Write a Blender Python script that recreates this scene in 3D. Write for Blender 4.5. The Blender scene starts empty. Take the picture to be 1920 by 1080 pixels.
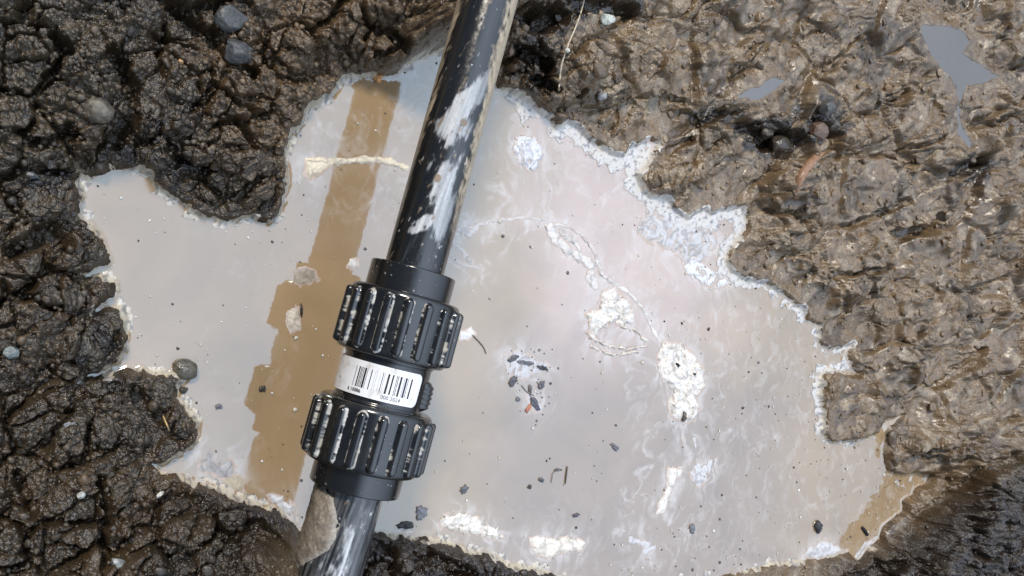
import bpy, math
import numpy as np
from mathutils import Matrix, Vector

S = bpy.context.scene
rng = np.random.default_rng(7)

# ------------------------------------------------------------------ camera
F = 1540.0                       # focal length in photo pixels (1920 wide)
NAD = (140.0, 520.0)              # where straight-down falls in the photo
_d = np.array([(NAD[0]-960)/F, -(NAD[1]-540)/F, -1.0]); _d /= np.linalg.norm(_d)
_Z = -_d
_X = np.array([1, 0, 0.0]) - _Z[0]*_Z; _X /= np.linalg.norm(_X)
_Y = np.cross(_Z, _X)
R = np.array([_X, _Y, _Z])       # camera -> world
PIPE_R = 0.025
PIPE_H = 0.127
_ray = R @ np.array([(745-960)/F, -(590-540)/F, -1.0])
CAMH = PIPE_H + (PIPE_R/56.5*F) * -_ray[2]
CAM = np.array([0.0, 0.0, CAMH])

cam = bpy.data.cameras.new("camera")
cam.sensor_width = 36.0
cam.lens = F/1920*36
cam.clip_start = 0.01
cam.clip_end = 500
co = bpy.data.objects.new("camera", cam)
S.collection.objects.link(co)
M = np.eye(4); M[:3, :3] = R; M[:3, 3] = CAM
co.matrix_world = Matrix(M.tolist())
S.camera = co

# ------------------------------------------------------------------ sky, sun, exposure
SUN_EL, SUN_AZ = math.radians(50), math.radians(113)   # azimuth from +x, counter-clockwise
w = bpy.data.worlds.new("World"); S.world = w; w.use_nodes = True
nt = w.node_tree; nt.nodes.clear()
def N(tree, t, **kw):
    n = tree.nodes.new(t)
    for k, v in kw.items(): setattr(n, k, v)
    return n
out = N(nt, 'ShaderNodeOutputWorld'); bg = N(nt, 'ShaderNodeBackground'); bg.inputs[1].default_value = 0.13
sky = N(nt, 'ShaderNodeTexSky', sky_type='NISHITA'); sky.sun_disc = False
sky.sun_elevation = SUN_EL; sky.sun_rotation = math.pi/2 - SUN_AZ
tc = N(nt, 'ShaderNodeTexCoord'); sep = N(nt, 'ShaderNodeSeparateXYZ')
nt.links.new(tc.outputs['Generated'], sep.inputs[0])
mr = N(nt, 'ShaderNodeMapRange'); mr.inputs['To Min'].default_value = 0.08; mr.inputs['To Max'].default_value = 1.0
nt.links.new(sep.outputs['Z'], mr.inputs['Value'])
cl = N(nt, 'ShaderNodeTexNoise'); cl.inputs['Scale'].default_value = 1.6; cl.inputs['Detail'].default_value = 3
nt.links.new(tc.outputs['Generated'], cl.inputs['Vector'])
mc = N(nt, 'ShaderNodeMapRange'); mc.inputs['From Min'].default_value = 0.3; mc.inputs['From Max'].default_value = 0.7
mc.inputs['To Min'].default_value = 0.9; mc.inputs['To Max'].default_value = 1.08
nt.links.new(cl.outputs['Fac'], mc.inputs['Value'])
mu = N(nt, 'ShaderNodeMath', operation='MULTIPLY'); nt.links.new(mr.outputs[0], mu.inputs[0]); nt.links.new(mc.outputs[0], mu.inputs[1])
gc = N(nt, 'ShaderNodeVectorMath', operation='SCALE'); gc.inputs[0].default_value = (14.0, 16.6, 20.4)
# sky dimmed on the left to blacken the pipe's left flank; right side open
ml = N(nt, 'ShaderNodeMapRange'); ml.interpolation_type = 'SMOOTHSTEP'
for k_, v_ in zip(('From Min', 'From Max', 'To Min', 'To Max'), (-.42, .12, .10, 1.0)): ml.inputs[k_].default_value = v_
nt.links.new(sep.outputs['X'], ml.inputs['Value'])
mu2 = N(nt, 'ShaderNodeMath', operation='MULTIPLY'); nt.links.new(mu.outputs[0], mu2.inputs[0]); nt.links.new(ml.outputs[0], mu2.inputs[1])
nt.links.new(mu2.outputs[0], gc.inputs['Scale'])
mx = N(nt, 'ShaderNodeMix', data_type='RGBA'); mx.inputs[0].default_value = 0.86
nt.links.new(sky.outputs[0], mx.inputs[6]); nt.links.new(gc.outputs[0], mx.inputs[7])
nt.links.new(mx.outputs[2], bg.inputs[0]); nt.links.new(bg.outputs[0], out.inputs[0])

sl = bpy.data.lights.new("sun", 'SUN'); sl.energy = 2.5; sl.angle = math.radians(11); sl.color = (1, 0.92, 0.80)
so = bpy.data.objects.new("sun", sl); S.collection.objects.link(so)
sd = Vector((math.cos(SUN_EL)*math.cos(SUN_AZ), math.cos(SUN_EL)*math.sin(SUN_AZ), math.sin(SUN_EL)))
so.rotation_euler = sd.to_track_quat('Z', 'Y').to_euler(); so.location = sd*5
S.view_settings.view_transform = 'Standard'; S.view_settings.look = 'None'
S.view_settings.exposure = 0.22; S.view_settings.gamma = 1.0; S.view_settings.use_curve_mapping = False

# ------------------------------------------------------------------ maths helpers
def W(px, py, z=0.0):
    """photo pixel -> world point on the level z (arrays allowed)"""
    px = np.asarray(px, float); py = np.asarray(py, float); z = np.asarray(z, float)
    c = np.stack([(px-960)/F, -(py-540)/F, -np.ones_like(px)], -1)
    r = c @ R.T
    t = (z-CAMH)/r[..., 2]
    return CAM + r*t[..., None]
def PX(p):
    c = (np.asarray(p)-CAM) @ R
    return np.stack([960+F*c[..., 0]/-c[..., 2], 540-F*c[..., 1]/-c[..., 2]], -1)
def sstep(a, b, x):
    t = np.clip((x-a)/(b-a), 0, 1); return t*t*(3-2*t)
_perm = np.random.default_rng(3).permutation(256).astype(np.int32)
_gang = np.random.default_rng(4).random(256)*2*np.pi
_gx, _gy = np.cos(_gang), np.sin(_gang)
_jx, _jy, _jv = [np.random.default_rng(k).random(256) for k in (5, 6, 8)]
def _h(i, j, s): return _perm[(_perm[(i+s*17) & 255] + j + s*31) & 255]
def perlin(x, y, s=0):
    xi = np.floor(x).astype(np.int32); yi = np.floor(y).astype(np.int32)
    fx = x-xi; fy = y-yi
    u = fx*fx*fx*(fx*(fx*6-15)+10); v = fy*fy*fy*(fy*(fy*6-15)+10)
    def g(a, b):
        h = _h(xi+a, yi+b, s); return _gx[h]*(fx-a)+_gy[h]*(fy-b)
    n0 = g(0, 0); n0 = n0+(g(1, 0)-n0)*u
    n1 = g(0, 1); n1 = n1+(g(1, 1)-n1)*u
    return (n0+(n1-n0)*v)*1.5
def fbm(x, y, o=4, s=0, g=0.5):
    r = 0; a = 1; t = 0
    for k in range(o):
        r = r+a*perlin(x*2**k+k*7.3, y*2**k-k*3.1, s+k); t += a; a *= g
    return r/t
def worley(x, y, s=0):
    xi = np.floor(x).astype(np.int32); yi = np.floor(y).astype(np.int32)
    f1 = np.full(x.shape, 9.0); f2 = f1.copy(); idv = np.zeros(x.shape)
    for a in (-1, 0, 1):
        for b in (-1, 0, 1):
            h = _h(xi+a, yi+b, s)
            d = np.hypot(xi+a+_jx[h]-x, yi+b+_jy[h]-y)
            n = d < f1
            f2 = np.where(n, f1, np.minimum(f2, d)); idv = np.where(n, _jv[h], idv); f1 = np.where(n, d, f1)
    return f1, f2, idv
def seg_sdf(x, y, P, closed=True):
    """signed distance to a polygon (negative inside)"""
    P = np.asarray(P); n = len(P); d2 = np.full(x.shape, 1e9); ins = np.zeros(x.shape, bool)
    for i in range(n if closed else n-1):
        ax, ay = P[i]; bx, by = P[(i+1) % n]
        ex, ey = bx-ax, by-ay; L = ex*ex+ey*ey+1e-18
        t = np.clip(((x-ax)*ex+(y-ay)*ey)/L, 0, 1)
        d2 = np.minimum(d2, (x-ax-t*ex)**2+(y-ay-t*ey)**2)
        if closed and abs(ey) > 1e-15:
            c = (ay > y) != (by > y)
            ins ^= c & (x < ex*(y-ay)/ey+ax)
    d = np.sqrt(d2)
    return np.where(ins, -d, d) if closed else d
def lerp(a, b, t):
    t = np.asarray(t)[..., None]; return a+(b-a)*t

# ------------------------------------------------------------------ mesh helpers
def raw_mesh(name, V, Fq):
    me = bpy.data.meshes.new(name)
    V = np.ascontiguousarray(V, np.float32); Fq = np.ascontiguousarray(Fq, np.int32); k = Fq.shape[1]
    me.vertices.add(len(V)); me.vertices.foreach_set('co', V.ravel())
    me.loops.add(Fq.size); me.loops.foreach_set('vertex_index', Fq.ravel())
    me.polygons.add(len(Fq)); me.polygons.foreach_set('loop_start', np.arange(0, Fq.size, k, dtype=np.int32))
    me.update(calc_edges=True)
    return me
def mk(name, V, Fq, mats, parent=None, col=None, fl=None, smooth=True, midx=None, loc=None):
    me = raw_mesh(name, V, Fq)
    if col is not None:
        a = me.attributes.new('col', 'FLOAT_COLOR', 'POINT')
        c4 = np.ones((len(V), 4), np.float32); c4[:, :3] = col; a.data.foreach_set('color', c4.ravel())
    for k, v in (fl or {}).items():
        a = me.attributes.new(k, 'FLOAT', 'POINT'); a.data.foreach_set('value', np.ascontiguousarray(v, np.float32).ravel())
    me.polygons.foreach_set('use_smooth', np.full(len(Fq), smooth))
    for m in (mats if isinstance(mats, list) else [mats]): me.materials.append(m)
    if midx is not None: me.polygons.foreach_set('material_index', np.ascontiguousarray(midx, np.int32))
    o = bpy.data.objects.new(name, me); S.collection.objects.link(o)
    if parent: o.parent = parent
    if loc is not None: o.location = loc
    return o
def gridfaces(nr, nc, wrap=False):
    i = np.arange(nr-1)[:, None]; j = np.arange(nc if wrap else nc-1)[None, :]; j2 = (j+1) % nc
    return np.stack([i*nc+j, i*nc+j2, (i+1)*nc+j2, (i+1)*nc+j], -1).reshape(-1, 4)
def keep(V, Fq, mask, *arrs):
    """drop faces whose vertices are not all in mask, then unused vertices"""
    f = Fq[mask[Fq].all(1)]; u = np.unique(f)
    m = np.zeros(len(V), np.int32); m[u] = np.arange(len(u))
    return (V[u], m[f]) + tuple(a[u] for a in arrs)
def tag(o, label=None, cat=None, group=None, kind=None):
    if label: o['label'] = label
    if cat: o['category'] = cat
    if group: o['group'] = group
    if kind: o['kind'] = kind
    return o

# ------------------------------------------------------------------ materials
def base_mat(name, rough=0.5, ior=1.45):
    m = bpy.data.materials.new(name); m.use_nodes = True; t = m.node_tree
    b = t.nodes['Principled BSDF']; b.inputs['Roughness'].default_value = rough; b.inputs['IOR'].default_value = ior
    return m, t, b
def attr(t, n): return N(t, 'ShaderNodeAttribute', attribute_name=n)
def noise(t, scale, detail=4, rough=0.6, dist=0.0):
    c = N(t, 'ShaderNodeTexCoord'); n = N(t, 'ShaderNodeTexNoise')
    n.inputs['Scale'].default_value = scale; n.inputs['Detail'].default_value = detail
    n.inputs['Roughness'].default_value = rough; n.inputs['Distortion'].default_value = dist
    t.links.new(c.outputs['Object'], n.inputs['Vector']); return n
def rmap(t, src, a, b, c, d):
    n = N(t, 'ShaderNodeMapRange')
    for k, v in zip(('From Min', 'From Max', 'To Min', 'To Max'), (a, b, c, d)): n.inputs[k].default_value = v
    t.links.new(src, n.inputs['Value']); return n.outputs[0]
def math_(t, op, a, b):
    n = N(t, 'ShaderNodeMath', operation=op)
    for i, v in enumerate((a, b)):
        if isinstance(v, (int, float)): n.inputs[i].default_value = v
        else: t.links.new(v, n.inputs[i])
    return n.outputs[0]
def bump(t, b, src, strength, dist):
    n = N(t, 'ShaderNodeBump'); n.inputs['Strength'].default_value = strength; n.inputs['Distance'].default_value = dist
    t.links.new(src, n.inputs['Height']); t.links.new(n.outputs[0], b.inputs['Normal'])
def scalecol(t, col, fac):
    n = N(t, 'ShaderNodeVectorMath', operation='SCALE'); t.links.new(col, n.inputs[0]); t.links.new(fac, n.inputs['Scale'])
    return n.outputs[0]
def attr_mat(name, nscale=700, amp=(0.7, 1.3), bscale=900, bstr=0.5, bdist=0.0006, ior=1.45, rough=None):
    """colour and roughness from the mesh, broken up with noise and a fine bump"""
    m, t, b = base_mat(name, rough or 0.5, ior)
    n = noise(t, nscale, 5)
    t.links.new(scalecol(t, attr(t, 'col').outputs['Color'], rmap(t, n.outputs['Fac'], .3, .7, *amp)), b.inputs['Base Color'])
    if rough is None:
        n3 = noise(t, nscale*.6, 3)
        r = math_(t, 'MULTIPLY', attr(t, 'rgh').outputs['Fac'], rmap(t, n3.outputs['Fac'], .3, .7, .65, 1.35))
        t.links.new(r, b.inputs['Roughness'])
    n2 = noise(t, bscale, 4, 0.65)
    bump(t, b, n2.outputs['Fac'], bstr, bdist)
    return m
M_soil, t, b = base_mat('wet_soil', .3, 1.62)
n = noise(t, 420, 5)
t.links.new(scalecol(t, attr(t, 'col').outputs['Color'], rmap(t, n.outputs['Fac'], .3, .7, .5, 1.5)), b.inputs['Base Color'])
n3 = noise(t, 230, 3)
t.links.new(math_(t, 'MULTIPLY', attr(t, 'rgh').outputs['Fac'], rmap(t, n3.outputs['Fac'], .3, .7, .6, 1.4)), b.inputs['Roughness'])
n2 = noise(t, 430, 3, 0.55)
bump(t, b, math_(t, 'MULTIPLY', n2.outputs['Fac'], attr(t, 'bmp').outputs['Fac']), 1.0, 0.0024)
M_crumb = attr_mat('soil_crumb', 500, (.6, 1.4), 500, 0.6, 0.001, 1.62)
M_foam = attr_mat('foam', 600, (.82, 1.1), 700, 0.15, 0.0004, 1.7)
M_stone = attr_mat('stone', 330, (.45, 1.6), 420, 0.6, 0.0012, 1.55)
M_debris = attr_mat('plant_debris', 500, (.6, 1.4), 700, 0.5, 0.0004, 1.45)
M_pipe = attr_mat('black_plastic', 500, (.85, 1.15), 600, 0.06, 0.0003, 1.72)
M_crust = attr_mat('clay_crust', 400, (.7, 1.25), 500, 0.6, 0.001, 1.45)

# ------------------------------------------------------------------ puddle outline (photo pixels, water level)
OUT = [(150,335),(165,341),(205,325),(240,320),(262,316),(283,332),(287,357),(315,366),(345,386),(352,402),(385,411),(420,414),
(437,418),(452,408),(480,418),(503,420),(522,402),(537,362),(540,330),(536,300),(548,250),(562,240),(577,205),(602,190),(625,172),
(640,152),(680,143),(700,150),(740,140),(760,125),(790,112),(830,100),(880,120),(930,165),(955,175),(985,190),(1005,210),(1035,236),(1046,241),
(1060,229),(1085,245),(1105,266),(1140,291),(1165,291),(1178,276),(1215,266),(1230,270),(1215,287),(1205,312),(1190,330),(1200,356),
(1215,371),(1245,376),(1265,396),(1287,411),(1300,400),(1320,395),(1332,405),(1346,393),(1385,391),(1395,405),(1395,430),(1372,455),
(1358,486),(1370,511),(1395,526),(1430,530),(1465,550),(1500,580),(1510,601),(1531,607),(1532,640),(1550,657),(1575,652),(1592,644),
(1585,664),(1592,690),(1606,702),(1580,700),(1552,690),(1536,700),(1530,740),(1541,770),(1536,811),(1550,827),(1600,827),(1640,816),
(1655,784),(1690,779),(1662,800),(1655,830),(1652,850),(1660,880),(1686,890),(1712,886),(1740,892),(1734,906),(1712,914),(1706,930),(1690,938),(1688,958),(1668,974),(1652,990),(1646,1010),(1626,1022),(1606,1052),
(1590,1036),(1550,1046),(1500,1050),(1440,1056),(1400,1066),(1345,1080),(1250,1098),(1120,1096),(1060,1081),(1040,1075),(1000,1061),(960,1056),(930,1046),
(890,1031),(850,1021),(800,1004),(740,1000),(690,988),(640,985),(600,990),(562,992),(545,976),(520,956),(490,946),(460,931),(420,921),(380,901),(330,886),(300,881),
(282,868),(302,866),(320,861),(355,841),(371,816),(371,790),(346,756),(334,740),(332,726),(345,712),(335,697),(310,697),(270,690),(240,690),
(200,697),(165,706),(200,690),(215,681),(236,660),(244,630),(240,600),(225,577),(195,575),(180,580),(194,566),(215,560),(221,545),
(219,525),(205,518),(160,516),(175,508),(205,500),(209,480),(196,456),(175,426),(155,406),(149,385),(160,370),(154,350)]
OUTW = W(*np.array(OUT, float).T)[:, :2]

# ------------------------------------------------------------------ pipe axis
A0 = W(915, 0, PIPE_H+.010); A1 = W(641, 1000, PIPE_H-.006)      # it dips a little towards the viewer's side
AX = (A1-A0)/np.linalg.norm(A1-A0)                    # towards the bottom of the photo
UX = np.cross(AX, [0, 0, 1.0]); UX /= np.linalg.norm(UX)
if UX[0] < 0: UX = -UX
UZ = np.cross(UX, AX); UZ *= np.sign(UZ[2])
C0 = A0+AX*np.dot(W(717, 712, PIPE_H)-A0, AX)          # middle of the coupling
_ts = np.linspace(-.6, .6, 2401); _ys = PX(C0+AX*_ts[:, None])[:, 1]
def TY(y): return float(np.interp(y, _ys, _ts))        # photo row -> distance along the axis
_v = CAM-C0; THC = math.atan2(np.dot(_v, UX), np.dot(_v, UZ))   # the side that faces the camera

# ------------------------------------------------------------------ terrain
POOLS = [  # small pools standing higher up the bank: outline, level
 ([(1725,48),(1765,50),(1800,58),(1818,76),(1803,100),(1850,130),(1872,146),(1840,160),(1812,158),(1803,190),(1800,225),(1812,255),(1832,276),(1815,280),(1796,252),(1792,215),(1796,160),(1770,130),(1742,95)], .044),
 ([(1384,180),(1410,187),(1442,177),(1456,160),(1470,152),(1445,148),(1425,162),(1400,174)], .034),
]
CP = np.array([(40,480,24),(60,130,38),(230,200,36),(430,250,26),(430,330,16),(620,60,38),(760,40,55),(1040,60,44),(1150,180,34),(1290,230,34),(1300,330,22),
 (1480,260,40),(1480,430,30),(1700,250,44),(1850,300,48),(1620,500,30),(1750,620,34),(1600,760,14),(1860,760,44),(1800,930,72),(1752,1000,86),(1690,1085,80),(1870,1050,84),
 (60,760,26),(300,800,14),(100,1000,36),(300,1000,30),(480,1040,30),(560,1060,50),(700,1080,40),(850,1090,24),(1200,1180,26),(1450,1120,26),(1600,1130,40),
 (-300,500,40),(900,-200,50),(2200,400,60),(2200,1100,80),(900,1400,50)], float)
BK = W(1745, 990)
CPW = W(CP[:, 0], CP[:, 1])[:, :2]; CPH = CP[:, 2]/1000
def crumbness(px, py):
    e = 40*fbm(px/150, py/150, 3, 40)
    r = sstep(960, 1180, px+e-0.25*(py-150))*(1-sstep(-40, 60, py+e-(1010-(px-1650)*0.62)))
    return 1-r
HOLES = [([(985,30),(1020,45),(1040,30)], 26, .030), ([(985,100),(1015,118)], 20, .026), ([(1000,150),(1030,160)], 12, .02), ([(1078,5),(1190,22)], 18, .022), ([(1083,178),(1092,168)], 8, .012),
 ([(1330,232),(1372,205),(1420,198)], 9, .018), ([(1405,240),(1440,262),(1485,262),(1500,285)], 22, .030), ([(1520,225),(1560,250),(1575,290)], 10, .02), ([(1250,285),(1300,262)], 7, .012),
 ([(1795,320),(1845,300)], 20, .032), ([(1700,440),(1750,430),(1770,410)], 11, .022), ([(1600,425),(1660,400),(1720,378)], 8, .014), ([(1500,405),(1515,425)], 12, .016), ([(1575,518),(1680,500)], 6, .014),
 ([(1690,190),(1712,170)], 8, .016), ([(1780,725),(1850,660)], 8, .018), ([(1720,965),(1790,925),(1860,880),(1930,850)], 12, .014), ([(1700,280),(1760,260),(1860,230),(1930,205)], 6, .012), ([(1640,880),(1720,870),(1780,865)], 6, .010),
 ([(100,70),(130,100),(90,140)], 10, .02), ([(210,105),(240,150),(250,215),(215,265)], 16, .024), ([(330,20),(380,60)], 12, .02), ([(395,60),(410,110),(470,140)], 14, .022), ([(60,265),(140,250)], 14, .02), ([(440,230),(470,280)], 8, .014),
 ([(20,470),(90,440),(110,470)], 18, .022), ([(250,740),(290,800),(280,850)], 16, .018), ([(180,900),(200,960),(190,1050)], 12, .022), ([(30,890),(60,960)], 14, .022), ([(480,990),(540,1040)], 20, .022), ([(730,60),(760,90)], 12, .018), ([(745,95),(700,100)], 7, .012),
 ([(1590,1085),(1680,1060)], 14, .012), ([(800,1050),(860,1075)], 14, .014)]
def terrain(x, y):
    gx, gy = x*1000, y*1000
    # ragged shoreline
    wx = x+(.0042*fbm(gx/26, gy/26, 3, 1)+.0012*perlin(gx/6, gy/6, 30)); wy = y+(.0042*fbm(gx/26+9, gy/26, 3, 2)+.0012*perlin(gx/6, gy/6, 31))
    d = seg_sdf(wx, wy, OUTW)
    ww = np.zeros_like(x); hh = np.zeros_like(x)
    for (cx, cy), ch in zip(CPW, CPH):
        k = 1/((x-cx)**2+(y-cy)**2+.035**2)**2; ww += k; hh += k*ch
    hm = hh/ww
    # mud banked up under both ends of the pipe
    rel0, rel1 = x-C0[0], y-C0[1]
    s = rel0*UX[0]+rel1*UX[1]; ta = rel0*AX[0]+rel1*AX[1]
    lat = np.exp(-(np.abs(s)/.034)**2.4)*(sstep(.20, .23, -ta)+sstep(.15, .175, ta))
    hm = hm+(np.maximum(C0[2]+AX[2]*ta-.006-hm, 0))*lat
    D = np.maximum(d, 0)
    rl = .055-.006*np.exp(-((x-BK[0])**2+(y-BK[1])**2)/.16**2)
    ramp = sstep(-.004, rl, D)*(1-lat)+sstep(-.006, .022, D)*lat
    pr = PX(np.stack([x, y, hm*ramp], -1)); px, py = pr[..., 0], pr[..., 1]
    cr = crumbness(px, py)
    z = hm*ramp+.006*(1-np.exp(-D/.003))
    near = sstep(0, .02, D)
    # crumbly soil
    wgx = gx+5*fbm(gx/22, gy/22, 3, 11); wgy = gy+5*fbm(gx/22, gy/22, 3, 12)
    c1, c2, cid = worley(wgx/38, wgy/38, 19); gap = sstep(.16, .0, c2-c1)
    clod = np.sqrt(np.clip(1-c1*c1*1.0, 0, 1))*(.2+1.2*cid)
    h1, h2, hid = worley(wgx/23, wgy/23, 13); lump = np.sqrt(np.clip(1-h1*h1*1.1, 0, 1))*(.25+1.1*hid); gap2 = sstep(.14, .0, h2-h1)
    k1, k2, kid = worley(wgx/9.5, wgy/9.5, 14); l2 = np.sqrt(np.clip(1-k1*k1*1.2, 0, 1))*(.2+1.1*kid)
    m1, _, mid = worley(gx/4.2, gy/4.2, 15); l3 = np.sqrt(np.clip(1-m1*m1*1.3, 0, 1))*(.2+1.1*mid)
    big = fbm(gx/75, gy/75, 3, 16)
    fine = fbm(gx/3.2, gy/3.2, 3, 18)
    g_ = sstep(-.15, .25, fbm(gx/60+5, gy/60, 3, 28))
    zc = .013*clod+.009*lump+.0056*l2+.0042*l3+.016*big-(.019*gap*g_+.008*gap2*(.3+g_))*near+.0010*fine-.016
    # smeared wet clay: rounded swells parted by creases, fine wrinkles only in places
    ux = gx+18*fbm(gx/55, gy/55, 3, 21); uy = gy+18*fbm(gx/55, gy/55, 3, 22)
    rx, ry = .97*ux+.24*uy, -.24*ux+.97*uy
    p1, p2, pid = worley(rx/112, ry/72, 33); q1, q2, qid = worley(ux/46, uy/31, 34)
    s1 = np.sqrt(np.clip(1-p1*p1*.95, 0, 1))*(.1+1.1*pid); s2 = np.sqrt(np.clip(1-q1*q1*1.1, 0, 1))*(.0+1.2*qid)
    b2 = np.abs(fbm(rx/98, ry/62, 2, 24)); b3 = np.abs(fbm(ux/27, uy/22, 2, 25)); b4 = np.abs(fbm(gx/9, gy/8, 3, 26))
    rug = sstep(-.30, .25, fbm(gx/70, gy/70, 3, 27))
    t1, t2, tid = worley(ux/15+.3*fine, uy/12, 35); s3 = np.sqrt(np.clip(1-t1*t1*1.1, 0, 1))*(.0+1.2*tid)
    f2_ = fbm(rx/60, ry/40, 3, 36)
    zr = .020*s1+(.005+.014*rug)*s2+.020*f2_+.010*b2+(.0012+.0062*rug)*s3+(.001+.004*rug)*b3+.0032*b4*(.2+rug)*rug+.0013*fine*(.2+rug)+.020*fbm(gx/170, gy/170, 2, 23)-(.010*sstep(.14, 0, p2-p1)+.007*sstep(.14, 0, q2-q1)*rug)*near-.029
    # hollows and crevices seen in the photo
    hx, hy = px+9*fbm(gx/16, gy/16, 3, 29), py+9*fbm(gx/16, gy/16, 3, 32)
    for P, hw, dp in HOLES:
        dh = seg_sdf(hx, hy, np.array(P, float), False)
        kk = sstep(hw*1.1, hw*.45, dh)*dp*1.2*near; zr = zr-kk; zc = zc-kk
    z = z+(zc*cr+.72*(zr-.006)*(1-cr))*(.18+.82*near)*sstep(0, .006, D)
    fl_ = .0012+.35*np.minimum(D, .004)+.0006*fine; sp = .0075
    z = np.where(D > 0, fl_+np.where(z-fl_ > .06, z-fl_, sp*np.log1p(np.exp(np.clip((z-fl_)/sp, -20, 9))))*sstep(0, .005, D), z)
    z = np.where(d < 0, -.012*(1-np.exp(d/.006))-.0004, z)
    # small pools
    pool = np.full(x.shape, 1.0)
    for P, zz in POOLS:
        pw = W(*np.array(P, float).T, zz)[:, :2]
        dp = seg_sdf(wx, wy, pw); pool = np.minimum(pool, dp)
        t_in = sstep(.002, -.003, dp); z = z*(1-t_in)+(zz-.004)*t_in
        t_o = sstep(.028, .002, dp)*(1-t_in); z = z*(1-t_o)+np.maximum(zz+.0008+.25*np.clip(z-zz, -.003, .03), zz+.0006)*t_o
    TT_m = hm*ramp
    return z, d, px, py, cr, dict(macro=TT_m, hid=hid, kid=kid, mid=mid, big=big, rug=rug, fine=fine, pool=pool, lat=lat)

def axis(a, lo, hi, b, step, n):
    g = np.linspace(0, 1, n)**1.7
    return np.concatenate([lo-(lo-a)*g[:0:-1], np.arange(lo, hi, step), hi+(b-hi)*g])
GX = axis(-420, -50, 1970, 2350, 1.55, 60); GY = axis(-420, -50, 1130, 1420, 1.55, 50)
gpx, gpy = np.meshgrid(GX, GY)
P0 = W(gpx, gpy)
TZ, TD, TPX, TPY, TCR, TT = terrain(P0[..., 0], P0[..., 1])
def ground(x, y):
    p = PX(np.stack([np.asarray(x, float), np.asarray(y, float), np.zeros_like(np.asarray(x, float))], -1))
    fx = np.interp(p[..., 0], GX, np.arange(len(GX))); fy = np.interp(p[..., 1], GY, np.arange(len(GY)))
    i = np.clip(fx.astype(int), 0, len(GX)-2); j = np.clip(fy.astype(int), 0, len(GY)-2); a = fx-i; b = fy-j
    return (TZ[j, i]*(1-a)+TZ[j, i+1]*a)*(1-b)+(TZ[j+1, i]*(1-a)+TZ[j+1, i+1]*a)*b
def hit(px, py):
    """where the camera ray through a photo pixel meets ground or water"""
    zs = np.linspace(.14, -.0005, 600); p = W(np.full(600, float(px)), np.full(600, float(py)), zs)
    g = np.maximum(ground(p[:, 0], p[:, 1]), 0)
    k = np.argmax(g >= zs); q = p[k].copy(); q[2] = g[k]; return q

gx, gy = P0[..., 0]*1000, P0[..., 1]*1000
dark = np.array([.0125, .0082, .0045]); brown = np.array([.098, .062, .032]); clay = np.array([.150, .100, .055]); grey = np.array([.060, .045, .028])
n1 = fbm(gx/70, gy/70, 3, 50); n2 = fbm(gx/22, gy/22, 3, 51); n3 = fbm(gx/9, gy/9, 3, 52)
topmid = sstep(330, 560, TPX+60*n1)*sstep(430, 250, TPY+60*n1)
tl = sstep(260, 60, TPX+60*n1)*sstep(300, 150, TPY+60*n1)
botmid = sstep(860, 940, TPY)*sstep(330, 480, TPX)
c = lerp(np.broadcast_to(dark, TZ.shape+(3,)), brown, np.clip(.30+.5*n1+.35*(TT['hid']-.5)+.85*topmid, 0, 1))
c = lerp(c, grey, np.clip(.25+.9*n2+.9*tl-.3*topmid, 0, .85))
c = lerp(c, np.array([.018, .011, .006]), .9*botmid)
cc = lerp(np.broadcast_to(clay, c.shape), np.array([.075, .048, .025]), sstep(-.1, .4, n1+.5*n2))
cc = lerp(cc, np.array([.24, .185, .125]), sstep(.05, .35, n2)*.8)
c = lerp(c, cc, 1-TCR)
c = lerp(c, np.array([.15, .115, .075]), TT['lat']*.7)
# black topsoil colour, also painted into the clay hollows to deepen their shade
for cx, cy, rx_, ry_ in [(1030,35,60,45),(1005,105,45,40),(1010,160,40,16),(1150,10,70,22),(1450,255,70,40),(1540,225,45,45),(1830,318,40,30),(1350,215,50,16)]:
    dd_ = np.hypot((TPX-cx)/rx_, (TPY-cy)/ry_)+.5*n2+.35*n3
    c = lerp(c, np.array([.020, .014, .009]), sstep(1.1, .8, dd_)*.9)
c = c*(1+.35*n3+.22*(TT['kid']-.5))[..., None]
c = np.clip(c, .008, .6)
rg = .25+.15*n2+.10*n3
rg = rg*TCR+(.24+.16*n2+.08*n3)*(1-TCR)
bm_ = np.clip(.75*TCR+(.20+.38*TT['rug'])*(1-TCR), 0, 1)
rg = np.clip(rg, .12, .75)
# the fine relief stands out along the slope's own normal
mzv, mzu = np.gradient(TT['macro']); xv, xu = np.gradient(P0[..., 0]); yv, yu = np.gradient(P0[..., 1])
det = xu*yv-xv*yu; gxm = (mzu*yv-mzv*yu)/det; gym = (mzv*xu-mzu*xv)/det
gl = np.hypot(gxm, gym)+1e-9; kk_ = np.minimum(gl, 1.6)/gl; gxm *= kk_; gym *= kk_
mic = np.where(TD > .002, np.clip(TZ-TT['macro'], -.03, .03), 0)*sstep(.002, .012, TD)
VX = P0[..., 0]-gxm*mic/(1+gl*gl)*.9; VY = P0[..., 1]-gym*mic/(1+gl*gl)*.9
V = np.stack([VX, VY, TZ], -1)
nr, nc = TZ.shape
Vf = V.reshape(-1, 3); Fg = gridfaces(nr, nc)[:, ::-1]
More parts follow.
